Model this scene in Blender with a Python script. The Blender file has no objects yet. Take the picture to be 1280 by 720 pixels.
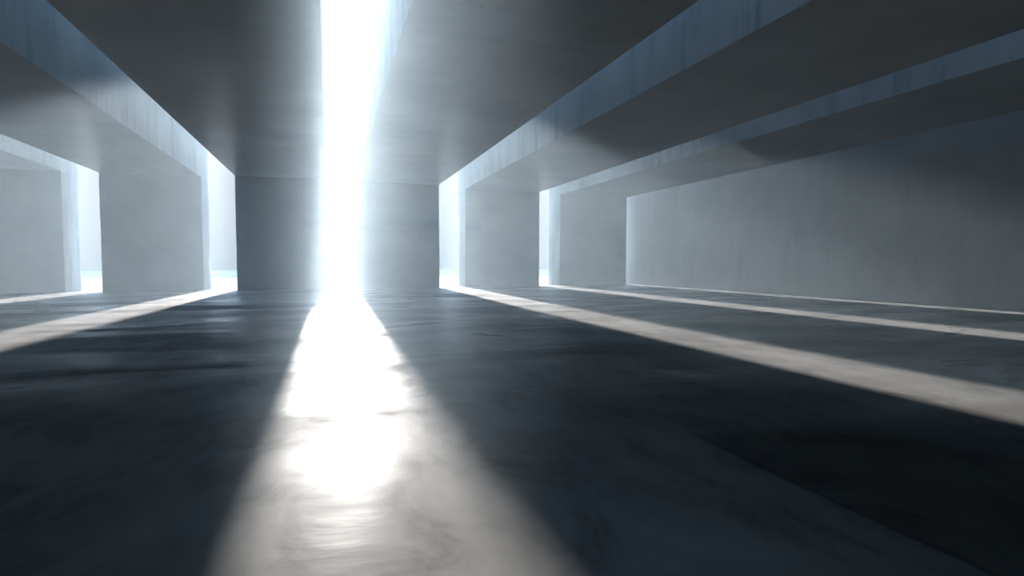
import bpy, bmesh, math
from mathutils import Vector

S = 1.5                      # metres per unit; the camera stands one unit above the floor
sc = bpy.context.scene
C = sc.collection

# ------------------------------------------------------------------ settings
SUN_E, SUN_AZ, SUN_EL, SUN_ANG = 30.0, 1.25, 20.5, 1.1
SKY = 8.0
HAZE, ANISO = 0.0140, 0.40
sc.view_settings.view_transform = 'Standard'
sc.view_settings.look = 'None'
sc.view_settings.gamma = 1.0
sc.view_settings.exposure = 0.0
sc.view_settings.use_curve_mapping = False
sc.cycles.use_denoising = True
sc.cycles.max_bounces = 8
sc.cycles.diffuse_bounces = 5
sc.cycles.glossy_bounces = 3
sc.cycles.volume_bounces = 3


# ------------------------------------------------------------------ materials
def new_mat(name):
    m = bpy.data.materials.new(name)
    m.use_nodes = True
    nt = m.node_tree
    nt.nodes.clear()
    out = nt.nodes.new('ShaderNodeOutputMaterial')
    return m, nt, out


def nd(nt, typ, **kw):
    n = nt.nodes.new(typ)
    for k, v in kw.items():
        setattr(n, k, v)
    return n


def noise(nt, vec, scale, detail=4.0, rough=0.55, dist=0.0):
    n = nd(nt, 'ShaderNodeTexNoise')
    n.inputs['Scale'].default_value = scale
    n.inputs['Detail'].default_value = detail
    n.inputs['Roughness'].default_value = rough
    n.inputs['Distortion'].default_value = dist
    nt.links.new(vec, n.inputs['Vector'])
    return n.outputs['Fac']


def mapping(nt, scale=(1, 1, 1), loc=(0, 0, 0)):
    g = nd(nt, 'ShaderNodeNewGeometry')
    mp = nd(nt, 'ShaderNodeMapping')
    mp.inputs['Scale'].default_value = scale
    mp.inputs['Location'].default_value = loc
    nt.links.new(g.outputs['Position'], mp.inputs['Vector'])
    return mp.outputs['Vector']


def ramp(nt, fac, stops):
    r = nd(nt, 'ShaderNodeValToRGB')
    els = r.color_ramp.elements
    while len(els) > 1:
        els.remove(els[-1])
    els[0].position, els[0].color = stops[0][0], (*stops[0][1], 1)
    for p, c in stops[1:]:
        e = els.new(p)
        e.color = (*c, 1)
    nt.links.new(fac, r.inputs['Fac'])
    return r.outputs['Color']


def maprange(nt, fac, a, b, c, d):
    n = nd(nt, 'ShaderNodeMapRange')
    for i, v in enumerate((a, b, c, d)):
        n.inputs[i + 1].default_value = v
    nt.links.new(fac, n.inputs[0])
    return n.outputs[0]


def math_(nt, op, a, b=None):
    n = nd(nt, 'ShaderNodeMath', operation=op)
    for i, v in enumerate((a, b)):
        if v is None:
            continue
        if isinstance(v, (int, float)):
            n.inputs[i].default_value = v
        else:
            nt.links.new(v, n.inputs[i])
    return n.outputs[0]


def mul_col(nt, a, b, fac=1.0):
    n = nd(nt, 'ShaderNodeMix', data_type='RGBA', blend_type='MULTIPLY')
    n.inputs['Factor'].default_value = fac
    nt.links.new(a, n.inputs['A'])
    nt.links.new(b, n.inputs['B'])
    return n.outputs['Result']


def bump(nt, h, strength, dist):
    b = nd(nt, 'ShaderNodeBump')
    b.inputs['Strength'].default_value = strength
    b.inputs['Distance'].default_value = dist
    nt.links.new(h, b.inputs['Height'])
    return b.outputs['Normal']


def concrete(name, lo, hi, seed=0.0, run=0.9):
    """Cast concrete: cloudy tone, run-off streaks on the side faces, shallow casting ripples on the soffits."""
    m, nt, out = new_mat(name)
    df = nd(nt, 'ShaderNodeBsdfDiffuse')
    gl = nd(nt, 'ShaderNodeBsdfGlossy', distribution='GGX')
    mx = nd(nt, 'ShaderNodeMixShader')
    nt.links.new(df.outputs[0], mx.inputs[1])
    nt.links.new(gl.outputs[0], mx.inputs[2])
    nt.links.new(mx.outputs[0], out.inputs['Surface'])
    v = mapping(nt, loc=(seed, seed * 1.7, seed * .6))
    cloud = noise(nt, v, 0.35, 6, 0.6)
    col = ramp(nt, cloud, [(0.3, lo), (0.7, hi)])
    st = noise(nt, mapping(nt, (0.05, 1.5, 0.16), (seed, 0, 0)), 1.3, 6, 0.7, 0.15)
    streak = ramp(nt, st, [(0.30, (0.50, 0.60, 0.63)), (0.46, (0.90, 0.93, 0.95)), (0.6, (1, 1, 1))])
    g = nd(nt, 'ShaderNodeNewGeometry')
    sn = nd(nt, 'ShaderNodeSeparateXYZ')
    nt.links.new(g.outputs['True Normal'], sn.inputs[0])
    flat = math_(nt, 'ABSOLUTE', sn.outputs['Z'])
    side = mul_col(nt, col, streak, run)
    sel = nd(nt, 'ShaderNodeMix', data_type='RGBA')                # run-off streaks only where the face is upright
    nt.links.new(math_(nt, 'SUBTRACT', 1.0, math_(nt, 'MULTIPLY', flat, 0.75)), sel.inputs['Factor'])
    nt.links.new(col, sel.inputs['A'])
    nt.links.new(side, sel.inputs['B'])
    col = sel.outputs['Result']
    vo = nd(nt, 'ShaderNodeTexVoronoi', feature='F1')
    vo.inputs['Scale'].default_value = 0.9
    nt.links.new(v, vo.inputs['Vector'])
    holes = ramp(nt, vo.outputs['Distance'], [(0.02, (0.45, 0.45, 0.45)), (0.05, (1, 1, 1))])
    col = mul_col(nt, col, holes, 0.6)
    nt.links.new(col, df.inputs['Color'])
    rip = noise(nt, mapping(nt, (0.16, 1.0, 0.3), (seed, 0, 0)), 1.6, 5, 0.55, 0.6)
    nrm = bump(nt, math_(nt, 'MULTIPLY', flat, rip), 0.3, 0.06)    # casting ripples, on the soffits only
    nt.links.new(nrm, df.inputs['Normal'])
    nt.links.new(nrm, gl.inputs['Normal'])
    gl.inputs['Roughness'].default_value = 0.3
    lw = nd(nt, 'ShaderNodeLayerWeight')
    lw.inputs['Blend'].default_value = 0.5
    sheen = math_(nt, 'POWER', lw.outputs['Facing'], 6.0)
    nt.links.new(math_(nt, 'MULTIPLY', math_(nt, 'MULTIPLY', sheen, flat), 0.5), mx.inputs['Fac'])
    return m


def floor_mat():
    """Polished concrete floor: cloudy wear, damp-looking smooth patches, faint pour joints."""
    m, nt, out = new_mat('polished_concrete_floor')
    df = nd(nt, 'ShaderNodeBsdfDiffuse')
    gl = nd(nt, 'ShaderNodeBsdfGlossy', distribution='GGX')
    mx = nd(nt, 'ShaderNodeMixShader')
    gb = nd(nt, 'ShaderNodeBsdfGlossy', distribution='GGX')        # dull overall sheen of trowelled concrete
    gb.inputs['Roughness'].default_value = 0.66
    mb = nd(nt, 'ShaderNodeMixShader')
    nt.links.new(df.outputs[0], mb.inputs[1])
    nt.links.new(gb.outputs[0], mb.inputs[2])
    nt.links.new(mb.outputs[0], mx.inputs[1])
    nt.links.new(gl.outputs[0], mx.inputs[2])
    nt.links.new(mx.outputs[0], out.inputs['Surface'])
    v = mapping(nt)
    big = noise(nt, mapping(nt, (1, 1, 1), (3, 1, 0)), 0.22, 6, 0.62, 0.4)
    fine = noise(nt, mapping(nt, (1.0, 0.55, 1)), 1.7, 7, 0.7, 0.5)
    col = ramp(nt, big, [(0.32, (0.054, 0.055, 0.054)), (0.68, (0.096, 0.096, 0.094))])
    mott = ramp(nt, fine, [(0.33, (0.52, 0.52, 0.52)), (0.5, (0.95, 0.95, 0.95)), (0.7, (1.12, 1.12, 1.12))])
    col = mul_col(nt, col, mott, 0.8)
    # pour joints: one across the hall at y = 2.65 and 5.9 units and one along it at x = 2.0 units
    g = nd(nt, 'ShaderNodeNewGeometry')
    sx = nd(nt, 'ShaderNodeSeparateXYZ')
    nt.links.new(g.outputs['Position'], sx.inputs[0])
    wob = math_(nt, 'MULTIPLY', math_(nt, 'SUBTRACT', noise(nt, v, 0.9, 3), 0.5), 0.12 * S)
    X = math_(nt, 'ADD', sx.outputs['X'], wob)
    Y = math_(nt, 'ADD', sx.outputs['Y'], wob)

    def line(c, pos, w):
        d = math_(nt, 'ABSOLUTE', math_(nt, 'SUBTRACT', c, pos * S))
        return maprange(nt, d, 0.0, w * S, 1.0, 0.0)
    jt = line(Y, 5.9, 0.035)
    jx = math_(nt, 'MULTIPLY', line(X, 2.0, 0.03), maprange(nt, Y, 2.6 * S, 2.7 * S, 1.0, 0.0))
    j = math_(nt, 'MAXIMUM', jt, jx)
    # the darker pour bounded by those joints
    bay = math_(nt, 'MULTIPLY', maprange(nt, Y, 2.55 * S, 2.7 * S, 1.0, 0.0), maprange(nt, X, 1.98 * S, 2.02 * S, 0.0, 1.0))
    jc = ramp(nt, j, [(0.0, (1, 1, 1)), (1.0, (0.45, 0.45, 0.45))])
    bc = ramp(nt, bay, [(0.0, (1, 1, 1)), (1.0, (0.6, 0.58, 0.56))])
    col = mul_col(nt, mul_col(nt, col, jc), bc)
    nt.links.new(col, df.inputs['Color'])
    wet = noise(nt, mapping(nt, (0.35, 1.0, 1), (7, 2, 0)), 0.55, 5, 0.6, 0.7)
    r = maprange(nt, wet, 0.35, 0.62, 0.27, 0.42)
    r = math_(nt, 'ADD', r, math_(nt, 'MULTIPLY', bay, 0.15))
    nt.links.new(r, gl.inputs['Roughness'])
    gl.inputs['Color'].default_value = (0.95, 0.97, 1, 1)
    lw = nd(nt, 'ShaderNodeLayerWeight')
    lw.inputs['Blend'].default_value = 0.5
    sheen = math_(nt, 'POWER', lw.outputs['Facing'], 11.0)      # a worn polish: it only shines at a grazing angle
    sheen = math_(nt, 'MULTIPLY', sheen, maprange(nt, wet, 0.35, 0.60, 0.60, 0.03))
    nt.links.new(math_(nt, 'ADD', sheen, 0.0003), mx.inputs['Fac'])
    dull = math_(nt, 'MULTIPLY', math_(nt, 'POWER', lw.outputs['Facing'], 3.0), maprange(nt, fine, 0.35, 0.65, 0.030, 0.070))
    nt.links.new(dull, mb.inputs['Fac'])
    h = math_(nt, 'ADD', noise(nt, mapping(nt, (0.4, 1.0, 1)), 1.3, 5, 0.55, 0.5), math_(nt, 'MULTIPLY', j, -0.4))
    nrm = bump(nt, h, 0.2, 0.06)
    nt.links.new(nrm, gl.inputs['Normal'])
    nt.links.new(nrm, df.inputs['Normal'])
    return m


CONC = concrete('cast_concrete', (0.30, 0.31, 0.315), (0.42, 0.43, 0.43))
WALL = concrete('wall_concrete', (0.30, 0.31, 0.315), (0.40, 0.41, 0.41), 2.0, 0.3)
FLOOR = floor_mat()


def plain_mat(name, lo, hi, scale):
    m, nt, out = new_mat(name)
    p = nd(nt, 'ShaderNodeBsdfPrincipled')
    nt.links.new(p.outputs[0], out.inputs['Surface'])
    n = noise(nt, mapping(nt), scale, 6, 0.6)
    nt.links.new(ramp(nt, n, [(0.3, lo), (0.7, hi)]), p.inputs['Base Color'])
    p.inputs['Specular IOR Level'].default_value = 0.0
    p.inputs['Roughness'].default_value = 0.8
    return m


PALE = plain_mat('pale_render', (0.250, 0.222, 0.197), (0.256, 0.228, 0.203), 0.3)
PAVING = plain_mat('pale_paving', (0.27, 0.25, 0.225), (0.32, 0.30, 0.27), 0.4)


def haze_mat():
    m, nt, out = new_mat('dusty_haze')
    v = nd(nt, 'ShaderNodeVolumeScatter')
    v.inputs['Color'].default_value = (0.67, 0.86, 1.0, 1)
    v.inputs['Density'].default_value = HAZE / S
    v.inputs['Anisotropy'].default_value = ANISO
    nt.links.new(v.outputs[0], out.inputs['Volume'])
    return m


# ------------------------------------------------------------------ builders
def box_bm(bm, x0, x1, y0, y1, z0, z1):
    vs = [bm.verts.new((x * S, y * S, z * S)) for x in (x0, x1) for y in (y0, y1) for z in (z0, z1)]
    for f in ((0, 1, 3, 2), (4, 6, 7, 5), (0, 4, 5, 1), (2, 3, 7, 6), (0, 2, 6, 4), (1, 5, 7, 3)):
        bm.faces.new([vs[i] for i in f])


def link(name, bm, mat, parent=None, bev=0.012):
    bmesh.ops.recalc_face_normals(bm, faces=bm.faces)
    me = bpy.data.meshes.new(name)
    bm.to_mesh(me)
    bm.free()
    o = bpy.data.objects.new(name, me)
    C.objects.link(o)
    me.materials.append(mat)
    if parent:
        o.parent = parent
        o.matrix_parent_inverse = parent.matrix_world.inverted()
    if bev:
        b = o.modifiers.new('bevel', 'BEVEL')
        b.width = bev * S
        b.segments = 2
        b.limit_method = 'ANGLE'
    return o


def box(name, ext, mat, parent=None, bev=0.012):
    bm = bmesh.new()
    box_bm(bm, *ext)
    return link(name, bm, mat, parent, bev)


def structure(o):
    o['kind'] = 'structure'
    return o


# ------------------------------------------------------------------ measured hall
D, T, ZT = 22.587, 1.334, 5.5526          # inner face of the end wall, its thickness, top of the roof (above eye level 1.0 is added)
BACK = -9.0
FR = [  # x0, x1, soffit height, label
    (-11.75, -8.535, 4.105, 'grey concrete frame at the left edge, its end panel cut off by the picture'),
    (-7.464, -4.332, 4.107, 'concrete frame with a streaked blue side face, between the two narrow slits on the left'),
    (-3.234, -0.058, 4.205, 'broad concrete frame with a dark soffit, left border of the glowing middle slit'),
    (1.015, 4.343, 4.205, 'broad concrete frame lit pale by haze, right border of the glowing middle slit'),
    (5.444, 8.76, 4.088, 'concrete frame between the two narrow slits on the right'),
    (9.748, 13.074, 4.020, 'concrete frame farthest right, next to the long blank side wall'),
]
top = ZT + 1.0
for x0, x1, zs, label in FR:
    e = bpy.data.objects.new('concrete_frame', None)
    C.objects.link(e)
    e.location = ((x0 + x1) / 2 * S, (D + T / 2) * S, 0)
    bpy.context.view_layer.update()
    e['label'] = label
    e['category'] = 'concrete frame'
    e['group'] = 'concrete frames spanning the hall'
    box('roof_slab', (x0, x1, BACK, D + T, zs, top), CONC, e)
    box('wall_panel', (x0, x1, D, D + T, 0.0, zs), CONC, e)

structure(box('ceiling', (-16.2, -12.75, BACK, D + T, 4.105, top), CONC))
structure(box('wall_end', (-16.2, -12.75, D, D + T, 0, 4.105), CONC))

# unseen cross boards added high in the roof gaps to shade the near hall
for a, b, ye in ((-12.75, -11.75, 19), (-8.535, -7.464, 19), (-4.332, -3.234, 19), (-0.058, 1.015, 9.0),
                 (4.343, 5.444, 19), (8.76, 9.748, 19), (13.074, 13.704, 19)):
    bm = bmesh.new()
    y = BACK + 0.5
    while y < ye:
        h = 0.5 * min(1.0, (ye - y) / 5.0)          # the boards grow shallower towards the open end
        box_bm(bm, a, b, y, y + 0.03, top - h, top)
        y += 0.4
    structure(link('added_sun_blocker', bm, CONC, bev=0))

structure(box('wall_right', (13.704, 14.9, BACK, D + T, 0, top), WALL))
structure(box('wall_left', (-18.4, -17.2, BACK, D + T, 0, top), WALL))
structure(box('wall_back', (-18.4, 14.9, BACK - 1.2, BACK, 0, top), WALL))
structure(box('floor', (-18.4, 14.9, BACK - 1.2, D + T, -0.3, 0), FLOOR, bev=0))
structure(box('ground', (-120, 160, D + T, 95, -0.3, -0.0), PAVING, bev=0))
EH = 0.1932 * 90 + 1.0
structure(box('wall_outside', (-120, 160, 90, 92, 0, EH), PALE))

bm = bmesh.new()
E = 0.004
ZL, Y0 = 4.0, 1.55                                           # the haze hangs in the hall from a little ahead of here, and fills the gaps
box_bm(bm, -17.2 + E, 13.704 - E, Y0, D - E, E, ZL)
for a, b in ((-17.2, -16.2), (-12.75, -11.75), (-8.535, -7.464), (-4.332, -3.234), (-0.058, 1.015), (4.343, 5.444), (8.76, 9.748), (13.074, 13.704)):
    box_bm(bm, a + E, b - E, Y0, D + T, ZL + 0.0005, top - 0.52)
    box_bm(bm, a + E, b - E, D - E + 0.0005, D + T, E, ZL)
hz = link('haze', bm, haze_mat(), bev=0)
hz['label'] = 'pale dusty haze glowing in the sunbeams through the hall'
hz['category'] = 'haze'
hz['kind'] = 'stuff'

# ------------------------------------------------------------------ light
w = bpy.data.worlds.new('sky')
sc.world = w
w.use_nodes = True
nt = w.node_tree
nt.nodes.clear()
out = nt.nodes.new('ShaderNodeOutputWorld')
bg = nt.nodes.new('ShaderNodeBackground')
tc = nt.nodes.new('ShaderNodeTexCoord')
sp = nt.nodes.new('ShaderNodeSeparateXYZ')
nt.links.new(tc.outputs['Generated'], sp.inputs[0])
col = ramp(nt, sp.outputs['Z'], [(0.0, (0.85, 0.9, 0.95)), (0.2, (0.6, 0.75, 0.92)), (0.45, (0.32, 0.52, 0.76)), (1.0, (0.20, 0.40, 0.65))])
nt.links.new(col, bg.inputs['Color'])
bg.inputs['Strength'].default_value = SKY
nt.links.new(bg.outputs[0], out.inputs['Surface'])

L = bpy.data.lights.new('sun', 'SUN')
L.energy = SUN_E
L.angle = math.radians(SUN_ANG)
L.color = (1.0, 0.975, 0.945)
sun = bpy.data.objects.new('sun', L)
C.objects.link(sun)
az, el = math.radians(SUN_AZ), math.radians(SUN_EL)
to_sun = Vector((math.sin(az) * math.cos(el), math.cos(az) * math.cos(el), math.sin(el)))
sun.rotation_euler = to_sun.to_track_quat('Z', 'Y').to_euler()
sun.location = to_sun * 60

# ------------------------------------------------------------------ camera
cam = bpy.data.cameras.new('camera')
cam.sensor_width = 36
cam.lens = 36 * 688.86 / 1280
cam.clip_start = 0.02
cam.clip_end = 500
co = bpy.data.objects.new('camera', cam)
C.objects.link(co)
co.location = (0, 0, S)
co.rotation_euler = (math.radians(90 - 2.5875), 0, math.radians(-18.3695))
sc.camera = co
